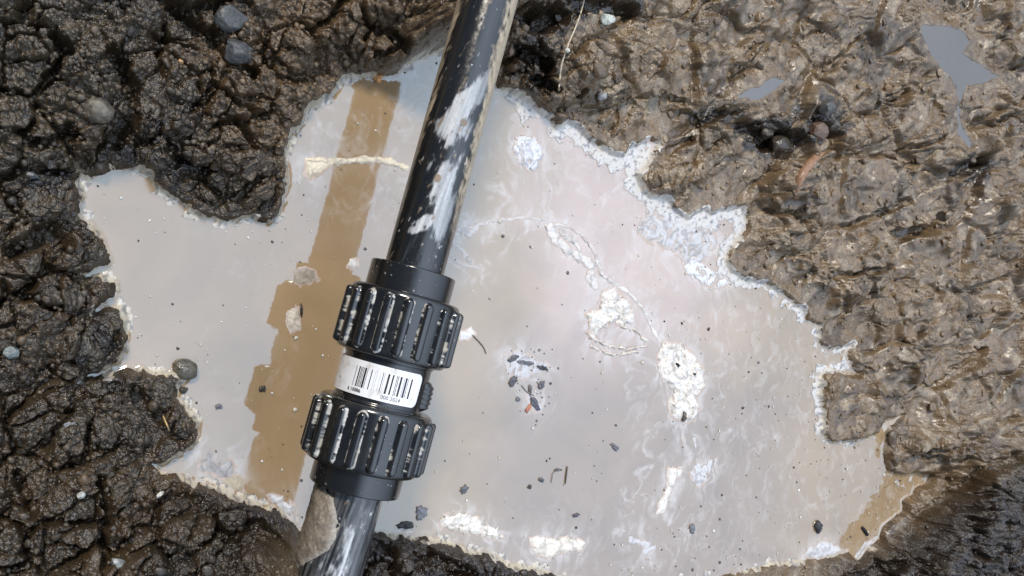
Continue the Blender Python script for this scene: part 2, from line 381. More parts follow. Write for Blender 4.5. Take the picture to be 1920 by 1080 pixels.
# outer rings carry the same sheet out to the horizon
border = np.concatenate([np.arange(nc), np.arange(1, nr)*nc+nc-1, (nr-1)*nc+np.arange(nc-2, -1, -1), np.arange(nr-2, 0, -1)*nc])
cen = np.array([.55, 0.0]); rings = [Vf]; cols = [c.reshape(-1, 3)]; rgs = [rg.ravel()]; bms = [bm_.ravel()]; faces = [Fg]
prev = border; nb = len(border); off = len(Vf); bxy = Vf[border, :2]-cen; bn = np.linalg.norm(bxy, axis=1)
for k, rad in enumerate([1.12, 1.3, 1.7, 2.6, 5, 14, 60]):
    q = cen+bxy*rad if rad < 5 else cen+bxy/bn[:, None]*rad*2.5
    v = np.zeros((nb, 3)); v[:, :2] = q
    v[:, 2] = .05+.03*fbm(q[:, 0]*6, q[:, 1]*6, 3, 60)*min(1, rad/2)
    rings.append(v); cols.append(np.tile(brown, (nb, 1))); rgs.append(np.full(nb, .5)); bms.append(np.full(nb, .4))
    ids = off+np.arange(nb); j = np.arange(nb); j2 = (j+1) % nb
    faces.append(np.stack([prev[j], prev[j2], ids[j2], ids[j]], -1)[:, ::-1]); prev = ids; off += nb
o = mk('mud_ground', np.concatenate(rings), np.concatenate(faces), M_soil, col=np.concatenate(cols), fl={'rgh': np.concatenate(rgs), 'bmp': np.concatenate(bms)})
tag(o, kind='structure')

# ------------------------------------------------------------------ scum along the shore (uncountable)
reg = np.zeros(TZ.shape)
for (cx, cy, r_, k_) in [(560,270,60,1.1),(535,390,50,.9),(450,412,60,.7),(350,390,40,.6),(690,150,70,.8),(800,115,60,.9),(965,190,70,1.2),(1080,240,60,1.1),
    (1160,290,60,1.3),(1200,330,60,1.2),(1250,385,60,1.2),(1310,405,60,1.2),(1380,420,50,.8),(1365,500,60,.9),(1450,540,60,.45),(1530,640,50,.4),(1540,720,50,.8),(1535,790,50,.8),(1600,825,50,.5),
    (215,480,45,.9),(235,600,45,1.1),(225,660,40,.8),(300,700,50,1.0),(365,780,45,1.0),(350,840,40,.6),(420,915,70,.7),(520,960,50,.7),(720,995,60,.8),(860,1020,70,.9),(960,1055,70,.8),(1090,1085,60,.5),(1450,1055,90,.7),(1650,1010,50,.3),(175,345,50,.6),(260,330,50,.7),(320,370,45,.9),(400,412,50,.9),(170,410,45,.6),(200,470,45,1.0),(200,515,40,.8),(590,210,55,1.1),(640,160,50,1.0),(330,885,50,.6),(470,935,50,.8),(1020,1070,60,.8),(1490,575,45,.6),(1590,650,45,.6),(1400,520,40,.8)]:
    reg = np.maximum(reg, k_*np.exp(-((TPX-cx)**2+(TPY-cy)**2)/(r_*r_)))
fw = fbm(gx/16, gy/16, 4, 80); fw2 = fbm(gx/5, gy/5, 3, 81)
right = sstep(930, 1000, TPX)*sstep(900, 700, TPY)
wid_in = .0055+.019*right*reg; wid_out = .005+.001*right
band = np.where(TD < 0, 1+TD/wid_in, 1-TD/wid_out)
mask = reg*(.85+.25*right)*band+.85*fw+.16*fw2-.20
V = np.stack([VX, VY, np.maximum(TZ, 0)+.0002+.0022*np.clip(mask, 0, .6)], -1)
blue = np.array([.56, .54, .53]); cream = np.array([.47, .41, .31])
fc = lerp(np.broadcast_to(cream, V.shape), blue, np.clip(.5*right+.35*(TD < -.002)+.5*fw, 0, 1))
fc = lerp(fc, np.array([.33, .26, .19]), sstep(.20, .02, mask)*.8)
fc = lerp(fc, np.array([.10, .10, .11]), sstep(.12, .35, fbm(gx/5, gy/5, 3, 83)+.4*fw)*.7)
ok = (mask > 0) & (TD > -.03) & (TD < .012) & (TPX > -60) & (TPX < 1980) & (TPY > -60) & (TPY < 1140)
V, Fq, fc, rr = keep(V.reshape(-1, 3), Fg, ok.ravel(), fc.reshape(-1, 3), (.10+.40*sstep(.05, .3, mask)).ravel())
tag(mk('shore_scum', V, Fq, M_foam, col=fc, fl={'rgh': rr}), kind='stuff')

# ------------------------------------------------------------------ floating foam patches
def ptsw(P, z=0.0): return W(*np.array(P, float).T, z)[:, :2]
def patch(name, shapes, label, cat, thick=.0022, holes=0.0, col0=(.68, .64, .59), col1=(.50, .46, .42), seed=0, z0=.00012, mat=None, warp=.0028, step=.0007, rough=.5, freq=1.0, soft=.006, edge=(.46, .35, .28)):
    """thin irregular raft floating on the water, grown from traced outlines: (points, closed?, half width m)"""
    allp = np.concatenate([ptsw(s[0]) for s in shapes]); lo = allp.min(0)-.014; hi = allp.max(0)+.014
    x, y = np.meshgrid(np.arange(lo[0], hi[0], step), np.arange(lo[1], hi[1], step))
    a, b_ = x*1000*freq, y*1000*freq
    xw = x+warp*fbm(a/9, b_/9, 3, 100+seed); yw = y+warp*fbm(a/9, b_/9, 3, 120+seed)
    d = np.full(x.shape, 1.0)
    for s in shapes:
        if s[1]: d = np.minimum(d, seg_sdf(xw, yw, ptsw(s[0]))-.0022)
        else: d = np.minimum(d, soft/.0028*(seg_sdf(xw, yw, ptsw(s[0]), False)-s[2]*(1.9+.9*fbm(a/12, b_/12, 2, 150+seed))))
    m = -d/soft
    if seed not in (12, 13, 14, 18): HALO.append((shapes, lo, hi, seed))
    g = fbm((a+8*fbm(a/18, b_/18, 2, 160+seed))/8, b_/13, 4, 130+seed)
    m = np.clip(m, -1, 1)-holes*sstep(.0, .3, g)*1.5
    zz = z0+thick*np.clip(m, 0, 1)**1.6*(.65+.5*fbm(a/6, b_/6, 3, 140+seed))
    cl_ = lerp(np.broadcast_to(np.array(col1), x.shape+(3,)), np.array(col0), np.clip(.35+.65*np.clip(m, 0, 1)+.5*g, 0, 1))
    cl_ = lerp(cl_, np.array(col1)*.55, sstep(.05, .22, .2-np.abs(fbm((a+12*fbm(a/20, b_/20, 2, 170+seed))/24, b_/28, 3, 171+seed)))*.6)
    op = sstep(.04, .62, m+.35*g*(m < .8)); cl_ = lerp(np.broadcast_to(np.array(edge), cl_.shape), cl_, op)
    cen_ = (lo+hi)/2
    V = np.stack([x-cen_[0], y-cen_[1], zz-z0], -1).reshape(-1, 3)
    V, Fq, cl_, op = keep(V, gridfaces(*x.shape), m.ravel() > 0, cl_.reshape(-1, 3), op.ravel())
    o = mk(name, V, Fq, mat or M_foam, col=cl_, fl={'rgh': .04+(rough-.04)*op}, loc=(cen_[0], cen_[1], z0))
    return tag(o, label, cat)
FO = 'foam'
HALO = []
patch('foam_patch', [([(1098,588),(1120,575),(1130,548),(1150,535),(1158,548),(1175,560),(1190,585),(1192,605),(1168,612),(1150,606),(1130,618),(1112,640),(1100,612)], True),
  ([(1098,625),(1130,645),(1170,655),(1205,650)], False, .0016), ([(1165,612),(1195,622),(1210,640)], False, .0014), ([(1110,650),(1150,665),(1200,660)], False, .0012)],
  'thick white foam raft shaped like a fist, at the upper end of the foam trail', FO, .004, .42, seed=1, soft=.008)
patch('foam_patch', [([(1240,642),(1270,640),(1298,662),(1318,690),(1322,725),(1305,745),(1312,765),(1303,790),(1285,792),(1258,780),(1252,755),(1262,735),(1235,705),(1232,670)], True)],
  'long white foam raft with dark specks on it, below the fist shaped one', FO, .004, .40, seed=2, soft=.008)
patch('foam_patch', [([(1252,878),(1278,876),(1280,884),(1262,912),(1255,935),(1243,962),(1230,966),(1238,940),(1250,912)], True)],
  'white bone shaped foam streak low in the puddle, right of the black twig', FO, .003, .25, seed=3)
patch('foam_patch', [([(1030,424),(1040,446),(1058,466),(1085,482),(1100,492)], False, .0034), ([(1035,422),(1062,424),(1090,440),(1108,462),(1120,486)], False, .0014), ([(1050,432),(1075,452),(1088,470)], False, .0022), ([(1108,496),(1106,520),(1115,535)], False, .0034),([(1118,490),(1130,515),(1150,530)], False, .0018)],
  'open leaf shaped loop of pale scum at the top of the foam trail', FO, .002, .35, (.62,.58,.55), (.44,.40,.38), seed=4, warp=.002)
patch('foam_patch', [([(1150,530),(1178,548),(1205,578),(1222,612),(1236,640)], False, .0016)],
  'thin pale foam thread linking the two thickest white rafts', FO, .0014, .0, (.66,.63,.60), (.50,.47,.44), seed=5, warp=.002)
patch('foam_patch', [([(578,300),(600,298),(622,306),(655,302),(700,298),(735,303),(762,316)], False, .0019), ([(572,302),(600,300),(618,308),(604,322),(580,338),(570,325)], True)],
  'cream scum finger stretching from the left bank towards the pipe', FO, .002, .1, (.66,.58,.44), (.48,.42,.33), seed=6)
patch('foam_patch', [([(832,965),(860,960),(895,968),(905,982),(930,990),(945,1008),(925,1012),(890,1000),(850,995),(825,985)], True)],
  'lumpy white foam by the bottom bank, nearest to the lower pipe end', FO, .003, .5, (.72,.68,.62), (.50,.47,.43), seed=7)
patch('foam_patch', [([(990,1010),(1020,1004),(1040,1012),(1065,1005),(1098,1018),(1090,1032),(1050,1036),(1030,1048),(1005,1040)], True)],
  'two lobed white foam by the bottom edge, right of the lumpy foam', FO, .002, .3, (.72,.66,.58), (.50,.46,.41), seed=8)
patch('foam_patch', [([(1210,400),(1250,395),(1280,415),(1320,425),(1350,450),(1330,480),(1300,510),(1260,470),(1215,455),(1190,430)], True)],
  'broad bluish foam sheet under the notched right bank, full of holes', FO, .0014, .55, (.52,.51,.52), (.33,.29,.26), seed=9, soft=.010)
patch('foam_patch', [([(1280,495),(1300,482),(1325,500),(1350,515),(1370,530),(1345,540),(1310,530),(1290,515)], True)],
  'small ragged white foam below the bluish sheet, beside the right bank', FO, .0014, .7, (.66,.66,.68), (.42,.41,.41), seed=10)
patch('foam_patch', [([(965,258),(985,250),(1010,262),(1018,290),(1005,318),(990,320),(972,300),(960,280)], True)],
  'bluish white foam lump with dark crumbs just right of the upper pipe', FO, .003, .5, (.62,.62,.66), (.36,.35,.36), seed=11)
patch('foam_patch', [([(548,508),(570,502),(592,510),(596,526),(570,536),(552,526)], True)],
  'oval translucent scum fleck in the brown pipe reflection, the topmost of three', FO, .0008, .3, (.33,.27,.20), (.24,.185,.13), seed=12, step=.0005)
patch('foam_patch', [([(542,578),(558,575),(562,598),(566,618),(545,622),(538,600)], True)],
  'small whitish scum clot with a dark edge, in the middle of the brown reflection', FO, .0014, .3, (.55,.48,.38), (.32,.26,.19), seed=13, step=.0005)
patch('foam_patch', [([(655,488),(668,484),(672,498),(660,505),(652,498)], True)],
  'little bubbly foam clot left of the upper coupling collar', FO, .002, .3, (.6,.58,.55), (.4,.37,.34), seed=14, step=.0005)
patch('foam_patch', [([(380,850),(400,838),(412,860),(435,862),(442,885),(425,900),(395,888),(372,880)], True)],
  'faint curly scum in the left corner inlet of the puddle', FO, .0008, .7, (.40,.39,.40), (.25,.23,.22), seed=15)
patch('foam_patch', [([(415,905),(430,890),(455,898),(458,915),(440,926)], True)],
  'tan scum fan against the lower left bank, under the brown reflection', FO, .0014, .2, (.42,.36,.27), (.28,.23,.17), seed=16)
patch('foam_patch', [([(504,925),(530,930),(548,945),(560,975),(548,975),(525,955),(508,945)], True)],
  'bluish white foam wedge between the lower left bank and the pipe', FO, .002, .5, (.64,.65,.68), (.42,.41,.42), seed=17)
patch('foam_patch', [([(865,622),(885,614),(892,626),(875,636),(862,636)], True)],
  'small bright foam blob touching the right side of the upper nut', FO, .002, .2, (.7,.69,.68), (.5,.48,.47), seed=18, step=.0005)
patch('foam_patch', [([(848,458),(868,470),(882,492)], False, .0016), ([(845,478),(858,492),(880,500),(905,504)], False, .0013)],
  'two faint curved scum lines beside the pipe above the coupling', FO, .0008, .3, (.48,.45,.43), (.34,.31,.29), seed=19)
patch('foam_patch', [([(1275,800),(1282,830),(1290,855)], False, .0012), ([(1300,795),(1302,830),(1312,870)], False, .0012), ([(1290,870),(1315,868),(1345,860),(1338,885),(1310,915),(1298,900)], True)],
  'ragged trailing foam tail under the speckled long raft', FO, .001, .75, (.55,.54,.55), (.36,.34,.34), seed=20)
patch('foam_patch', [([(862,432),(885,425),(905,420),(940,412),(985,408),(1025,412)], False, .0013), ([(862,432),(880,440),(893,428)], False, .002)],
  'long thin scum line running right from the pipe towards the leaf shaped loop', FO, .001, .2, (.56,.53,.51), (.40,.37,.35), seed=21)
patch('foam_patch', [([(945,665),(975,658),(1005,672),(1030,685),(1010,700),(990,712),(960,705),(948,690)], True), ([(985,740),(1010,745),(1020,770),(1000,772)], True)],
  'pale foam under the tangle of plant bits right of the coupling', FO, .0008, .75, (.50,.49,.51), (.34,.32,.32), seed=22)
patch('foam_patch', [([(1160,1000),(1185,990),(1200,992)], False, .0012), ([(1180,1010),(1200,1018),(1225,1026),(1208,1034)], False, .0022)],
  'thin foam dashes at the bottom of the puddle, below the bone shaped streak', FO, .0008, .5, (.52,.51,.53), (.38,.36,.36), seed=23)

patch('foam_patch', [([(1506,1046),(1515,1028),(1540,1016),(1565,1020),(1582,1034),(1560,1042),(1530,1048)], True)],
  'bluish white foam fan at the lower edge of the brown lower right patch', FO, .0016, .3, (.58,.57,.58), (.42,.40,.39), seed=24)
patch('foam_patch', [([(1604,1046),(1622,1022),(1650,1006),(1664,980),(1684,962)], False, .0022)],
  'white painted ribbon of reflected sky along the outer shore of the brown lower right patch', FO, .0012, .1, (.56,.55,.56), (.42,.40,.39), seed=25)  # pale raft standing in for the sky reflected in the curved water edge
# ------------------------------------------------------------------ puddle water
WX = np.arange(OUTW[:, 0].min()-.012, OUTW[:, 0].max()+.012, .0009); WY = np.arange(OUTW[:, 1].min()-.012, OUTW[:, 1].max()+.012, .0009)
wx, wy = np.meshgrid(WX, WY); q = np.stack([wx, wy, 0*wx], -1); pp = PX(q); wpx, wpy = pp[..., 0], pp[..., 1]
ax_, ay_ = wx*1000, wy*1000
wd = seg_sdf(wx+.0042*fbm(ax_/26, ay_/26, 3, 1)+.0012*perlin(ax_/6, ay_/6, 30), wy+.0042*fbm(ax_/26+9, ay_/26, 3, 2)+.0012*perlin(ax_/6, ay_/6, 31), OUTW)
wz = .0016*np.exp(np.minimum(wd, 0)/.0022)*(wd < .02)
m1 = fbm(ax_/110, ay_/110, 3, 70); m2 = fbm(ax_/40, ay_/40, 4, 71)
film = sstep(900, 1100, wpx+90*m1)*sstep(840, 600, wpy+90*m1+.15*(wpx-1000))*sstep(1480, 1250, wpx+90*m1)*.85-.10*sstep(760, 900, wpy+40*m1)
film = np.clip(film+.25*m1+.10*m2, 0, 1)
where = .75*sstep(860, 960, wpx+50*m1)*sstep(520, 400, wpy+60*m1-.35*(wpx-1000))
where = np.maximum(where, .6*sstep(1240, 1340, wpx+70*m1)*sstep(1160, 900, wpy)); where = np.maximum(where, .30*sstep(250, 520, wpx)*sstep(.0, .3, m2)*(wpx < 560))
where = np.maximum(where, .6*sstep(480, 330, wpy)*sstep(900, 860, wpx)*(wpx > 560)); where = np.maximum(where, .4*sstep(880, 1000, wpy+40*m1)*sstep(760, 900, wpx))
trail = ptsw([(862,425),(940,410),(1030,412),(1075,450),(1110,500),(1150,540),(1200,590),(1240,650),(1285,740),(1305,830),(1270,900),(1245,960)])
tr_ = seg_sdf(wx+.012*m2, wy+.012*m1, trail, False); where = np.maximum(where, 1.25*np.exp(-(tr_/.032)**2)); where = np.maximum(where, .9*np.exp(-((tr_-.05)/.03)**2)*(wpx > 1150))
qx = ax_+30*fbm(ax_/62, ay_/62, 3, 72)+8*fbm(ax_/17, ay_/17, 2, 74); qy = ay_+30*fbm(ax_/62+4, ay_/62, 3, 73)+8*fbm(ax_/17, ay_/17+3, 2, 75)
v1 = fbm(qx/30, qy/52, 3, 76); v2 = fbm(qx/13, qy/24, 3, 77); v3 = fbm(ax_/6, ay_/8, 3, 78)
streak = where*(.50*sstep(.12, .0, np.abs(v1))*sstep(-.2, .3, m2)+.45*sstep(.10, .40, v2)+.35*sstep(.07, .0, np.abs(v2-.1))*sstep(-.1, .3, v1))*(.75+.6*v3)
for shapes, lo, hi, sd_ in HALO:
    i0, i1 = np.searchsorted(WX, [lo[0]-.02, hi[0]+.02]); j0, j1 = np.searchsorted(WY, [lo[1]-.02, hi[1]+.02]); sl_ = (slice(j0, j1), slice(i0, i1))
    hx, hy = wx[sl_]+.006*v1[sl_], wy[sl_]+.006*v2[sl_]; dh = np.full(hx.shape, 1.0)
    for s_ in shapes: dh = np.minimum(dh, seg_sdf(hx, hy, ptsw(s_[0]), s_[1]))
    hl = np.exp(-(np.maximum(dh, 0)/.013)**1.6)*(.20+.9*sstep(-.15, .35, v2[sl_]))*.55
    streak[sl_] = np.maximum(streak[sl_], hl)
wc = lerp(np.broadcast_to(np.array([.30, .205, .112]), wx.shape+(3,)), np.array([.45, .33, .27]), film)
wc = lerp(wc, np.array([.25, .185, .145]), .6*sstep(860, 1000, wpx+50*m1)*sstep(1560, 1400, wpx)*sstep(560, 760, wpy+60*m1-.1*(wpx-1000)))
V, Fq, wc2, st2 = keep(np.stack([wx, wy, wz], -1).reshape(-1, 3), gridfaces(*wx.shape), wd.ravel() < .007, wc.reshape(-1, 3), np.clip(streak, 0, 1).ravel())
M_water, t, b = base_mat('murky_water', .03, 2.1)
b.inputs['Specular Tint'].default_value = (.70, .88, 1.0, 1)
n_ = noise(t, 150, 5, .6, 1.2); fac = math_(t, 'MULTIPLY', attr(t, 'streak').outputs['Fac'], rmap(t, n_.outputs['Fac'], .3, .7, .65, 1.25))
mxc = N(t, 'ShaderNodeMix', data_type='RGBA'); mxc.clamp_factor = True
n4 = noise(t, 9, 5, .55, 1.0)
t.links.new(fac, mxc.inputs[0]); t.links.new(scalecol(t, attr(t, 'col').outputs['Color'], rmap(t, n4.outputs['Fac'], .3, .7, .88, 1.12)), mxc.inputs[6])
mxc.inputs[7].default_value = (.56, .50, .46, 1); t.links.new(mxc.outputs[2], b.inputs['Base Color'])
t.links.new(rmap(t, fac, 0, 1, .03, .28), b.inputs['Roughness'])
n5 = noise(t, 38, 3, .5); bump(t, b, n5.outputs['Fac'], .10, .0014)
tag(mk('puddle_water', V, Fq, M_water, col=wc2, fl={'streak': st2}), kind='structure')
for P, zz in POOLS[:2]:
    pw = W(*np.array(P, float).T, zz)[:, :2]
    x_, y_ = np.meshgrid(np.arange(pw[:, 0].min()-.006, pw[:, 0].max()+.006, .0018), np.arange(pw[:, 1].min()-.006, pw[:, 1].max()+.006, .0018))
    dd = seg_sdf(x_, y_, pw).ravel()
    v, f_, c_, s_ = keep(np.stack([x_, y_, 0*x_+zz-.0002], -1).reshape(-1, 3), gridfaces(*x_.shape), dd < .005, np.tile([.10, .07, .045], (x_.size, 1)), np.zeros(x_.size))
    tag(mk('pool_water', v, f_, M_water, col=c_, fl={'streak': s_}), kind='structure')

# ------------------------------------------------------------------ the pipe with its coupling
root = bpy.data.objects.new('water_pipe', None); S.collection.objects.link(root)
root.location = C0.tolist(); root.empty_display_size = .05
tag(root, 'muddy black plastic pipe with ribbed compression coupling and barcode sticker, bridging the puddle', 'pipe')
def cyl(t, r, th):
    """coupling coordinates -> coordinates relative to the root"""
    return AX*t[..., None]+UX*(r*np.sin(th))[..., None]+UZ*(r*np.cos(th))[..., None]
BLK = np.array([.0055, .006, .0068]); WCL = np.array([.55, .56, .58]); TAN = np.array([.36, .29, .205])
def lathe(name, t, r, nth, colf, parent, rfun=None, mat=None):
    th = np.linspace(0, 2*np.pi, nth, endpoint=False)
    T, TH = np.meshgrid(t, th, indexing='ij'); RR = np.broadcast_to(np.array(r)[:, None], T.shape).copy()
    if rfun: RR, extra = rfun(T, TH, RR)
    else: extra = None
    c_, rg_ = colf(T, TH, RR, extra)
    o = mk(name, cyl(T, RR, TH).reshape(-1, 3), gridfaces(len(t), nth, True), mat or M_pipe, parent, col=c_.reshape(-1, 3), fl={'rgh': rg_.ravel()})
    return o
def tN(T, TH, st, sth, o=4, s=0):      # noise that closes around the pipe
    a = np.cos(TH); b_ = np.sin(TH)
    return fbm(T*1000/st+3*a, sth*TH+2*b_+T*20, o, s)
PXM = PIPE_R/56.5
def off(TH): return np.sin(TH-THC)*np.where(np.cos(TH-THC) > 0, 1, 9)     # -1..1 across the visible face
def pipe_col(T, TH, RR, ex):
    y = np.interp(T, _ts, _ys); u = off(TH)
    na = tN(T, TH, 26, 1.6, 5, 200); nb2 = tN(T, TH, 7, 3.5, 4, 201); ns = fbm(T*1000/60+TH*2.2, TH*9+T*30, 4, 202)
    # white smears
    w_ = np.zeros(T.shape)
    def blob(yc, uc, ry, ru, k=1.0, tilt=0.0):
        return k*np.exp(-(((y-yc-tilt*(u-uc))/ry)**2+((u-uc)/ru)**2))
    for a in [(180,.45,40,.50,1.15,-60),(225,.05,46,.55,1.1,-90),(262,.2,34,.65,.75,-40),(255,-.45,22,.22,.9),(330,-.35,40,.22,.55),(350,.2,52,.45,1.0),(400,.42,52,.34,1.3),(420,.0,14,.55,1.0,-30),(440,-.3,12,.4,.9,-25),(300,.55,60,.25,.45),
              (80,-.35,70,.10,.35),(120,.1,10,.8,.35,-10),(60,.2,90,.06,.3),(968,.0,30,.35,.35),(1010,.25,60,.25,.75),(950,.55,30,.2,.55),(1050,.1,50,.5,.75),(1100,.0,60,.6,.7)]:
        w_ = np.maximum(w_, blob(*a))
    nc_ = fbm(T*1000/9+4*TH, TH*6-T*1000/22, 4, 203)
    sm = .95*sstep(.46, .80, w_*1.05+.45*na+.10*ns+.30*nc_+.15*nb2)*(.72+.5*ns)*sstep(1.1, .2, np.abs(u))
    specks = sstep(.44, .54, nb2+.35*na+.1*nc_)*.7*(np.abs(u) < 1.2)
    dust = sstep(.15, .7, ns+.4*na)*.05+(y > 900)*.16*sstep(-.5, .4, ns+.6*na)
    mudsp = sstep(.36, .46, tN(T, TH, 11, 2.6, 4, 206)+.3*na)*.8*(np.abs(u) < 1.2)
    c_ = lerp(np.broadcast_to(BLK, T.shape+(3,)), WCL, np.clip(np.maximum(sm*.95, specks)+dust, 0, 1))
    c_ = lerp(c_, np.array([.17, .125, .082]), mudsp)
    # tan clay clinging to both flanks, above the puddle
    tanm = sstep(.62, .80, u+.25*na+.12*nb2-.0004*np.abs(y-60)*(y > 130))*sstep(470, 330, y)+sstep(.80, .95, -u+.22*na+.12*nb2)*sstep(420, 200, y)
    tanm = np.maximum(tanm, sstep(.75, .95, np.abs(u)+.2*na)*sstep(60, -30, y))
    under = (np.cos(TH-THC) < 0)
    tanm = np.where(under, .6*sstep(-.1, .2, na), tanm)
    c_ = lerp(c_, TAN*(1+.4*nb2)[..., None], np.clip(tanm, 0, 1))
    br = np.maximum(np.exp(-(((y-238)/9)**2+((u-.30)/.16)**2)*1.2), np.exp(-(((y-345)/9)**2+((u+.05)/.14)**2)))
    c_ = lerp(c_, np.array([.16, .11, .07]), sstep(.4, .6, br))
    rg_ = np.clip(.16+.06*na+.5*np.maximum(sm, tanm)+.3*specks, .12, .9)
    return np.clip(c_, .004, .8), rg_
def pr_fun(T, TH, RR):
    nz = tN(T, TH, 12, 3, 3, 210); return RR*(1+.004*nz), None
tU0, tU1 = TY(0)-.16, TY(512); tL0, tL1 = TY(905), TY(1080)+.10
lathe('pipe_section', np.linspace(tU0, tU1, 460), np.full(460, PIPE_R), 300, pipe_col, root, pr_fun)
lathe('pipe_section', np.linspace(tL0, tL1, 220), np.full(220, PIPE_R), 300, pipe_col, root, pr_fun)
# compression nuts with rounded flutes
SN = 18
def nut(y0, y1, yc0, yc1, r, rc, flip, seed):
    """y0..y1 nut body, yc0..yc1 collar (photo rows)"""
    a, b_ = TY(y0), TY(y1); L = b_-a; ch = .0052
    s = np.concatenate([[0, 0], np.linspace(0, ch, 14), np.linspace(ch, L-ch, 110)[1:-1], np.linspace(L-ch, L, 14), [L, L]])
    r_ = np.full(len(s), r)
    e0 = np.clip(1-s/ch, 0, 1); e1 = np.clip(1-(L-s)/ch, 0, 1)
    r_ = r-ch*.8*(1-np.sqrt(np.clip(1-e0**2, 0, 1)))-ch*.8*(1-np.sqrt(np.clip(1-e1**2, 0, 1)))
    r_[0] = r_[-1] = r*.55; r_[1] = r_[-2] = r*.80
    ph = 2*np.pi/SN; hw = .24*ph*r; dep = .0056
    def rf(T, TH, RR):
        x = ((TH-THC+(.35 if flip else .1))/ph % 1-.5)*ph*r
        s_ = T-a; m0, m1 = .0042, L-.0030
        yy = np.maximum(np.maximum(m0+hw-s_, s_-(m1-hw)), 0)
        dd = np.hypot(x, yy)-hw
        e_ = np.clip(1+dd/hw, 0, 1); k = np.where(dd < 0, (1-e_**3.2)**.6, 0)
        return RR-dep*.8*(1-k)*(RR > r*.8), dd
    def cf(T, TH, RR, dd):
        n_a = tN(T, TH, 10, 4, 4, 220+seed); n_b = tN(T, TH, 3.2, 14, 3, 230+seed); n_c = tN(T, TH, 40, 1.4, 2, 240+seed)
        u = off(TH)
        zone = sstep(.85, .1, np.abs(u+.35))*.5+.35*sstep(-.2, .3, n_c)
        edge = np.exp(-(dd/.0011)**2)
        m = sstep(.50, .72, edge*(.42+.65*n_a)+.42*n_b+.35*zone*edge+.10*zone)
        m = np.maximum(m, sstep(.58, .68, n_b+.25*zone*n_a)*.6)
        film = sstep(-.2, .5, n_c+.5*n_a)*.012
        c_ = lerp(np.broadcast_to(BLK, T.shape+(3,)), lerp(np.broadcast_to(np.array([.60, .58, .54]), T.shape+(3,)), np.array([.30, .25, .19]), .7*sstep(.1, .45, n_a+.6*n_c)), np.clip(m*.9+film, 0, 1))
        return c_, np.clip(.15+.07*n_a+.5*m, .09, .9)
    o = lathe('compression_nut', a+s, r_, 540, cf, root, rf)
    # plain collar ring
    c0, c1 = TY(yc0), TY(yc1); Lc = abs(c1-c0); cs = np.concatenate([[0, 0], np.linspace(0, .0014, 5), np.linspace(.0014, Lc-.0014, 30)[1:-1], np.linspace(Lc-.0014, Lc, 5), [Lc, Lc]])
    e = np.clip(1-cs/.0014, 0, 1)+np.clip(1-(Lc-cs)/.0014, 0, 1)
    cr_ = rc-.0014*(1-np.sqrt(np.clip(1-e**2, 0, 1))); cr_[0] = cr_[-1] = PIPE_R*.9; cr_[1] = cr_[-2] = rc*.9
    def cc_(T, TH, RR, ex):
        n_b = tN(T, TH, 3, 14, 3, 250+seed); n_a = tN(T, TH, 14, 3, 4, 251+seed); u = off(TH)
        m = sstep(.52, .66, n_b+.10*sstep(0, -.8, u)+.2*n_a)*.8
        if flip: m = np.maximum(m, sstep(.35, .5, np.exp(-((T-c0-.002)/.004)**2)*(.3+.9*n_a)+.3*n_b))
        return lerp(np.broadcast_to(BLK, T.shape+(3,)), WCL, np.clip(m, 0, 1)), np.clip(.17+.05*n_a+.4*m, .1, .9)
    mk_ = lathe('collar', min(c0, c1)+cs, cr_, 260, cc_, o)
    return o
nut(552, 671, 505, 560, PXM*114, PXM*81, False, 0)
nut(756, 872, 862, 914, PXM*117, PXM*84, True, 5)
# middle body
ba, bb = TY(660), TY(768)
RB = PXM*82
def body_col(T, TH, RR, ex):
    n_b = tN(T, TH, 3, 14, 3, 261); m = sstep(.5, .62, n_b)*.5
    return lerp(np.broadcast_to(BLK, T.shape+(3,)), WCL, m), np.clip(.18+.4*m, .1, .9)
bs = np.linspace(ba, bb, 60); br_ = np.full(60, RB)
body = lathe('coupling_body', bs, br_, 260, body_col, root, lambda T, TH, RR: (RR+.0012*(np.abs(T-(ba+bb)/2) > (bb-ba)*.36), None))
# ridged lug on the far flank of the body
lt, lth = np.meshgrid(np.linspace(TY(694), TY(752), 60), np.linspace(-1, 1, 40), indexing='ij')
lb = 1-np.abs(lth)**4; le = 1-np.abs((lt-lt.mean())/(lt.max()-lt.min())*2)**6
lr = RB-.002+(.0075*lb*np.clip(le, 0, 1)*(1+.07*np.sin((lt-lt.min())*2*np.pi/.0042)))
cl_ = np.tile(BLK, (lt.size, 1))
mk('lug', cyl(lt, lr, THC+math.radians(83)+lth*.30).reshape(-1, 3), gridfaces(*lt.shape), M_pipe, body, col=cl_, fl={'rgh': np.full(lt.size, .35)})
# moulded arrow mark below the sticker
tri = np.array([(0, -1), (0, 1), (1, 0)], float); tt0 = TY(737); tv = []
for a_, b_ in tri: tv.append(cyl(np.array(tt0+a_*.006+.006), np.array(RB+.0022), np.array(THC+math.radians(8)+b_*.13)))
mk('arrow_mark', np.array(tv), np.array([[0, 1, 2]]), M_pipe, body, col=np.tile(BLK*.6, (3, 1)), fl={'rgh': np.full(3, .6)}, smooth=False)
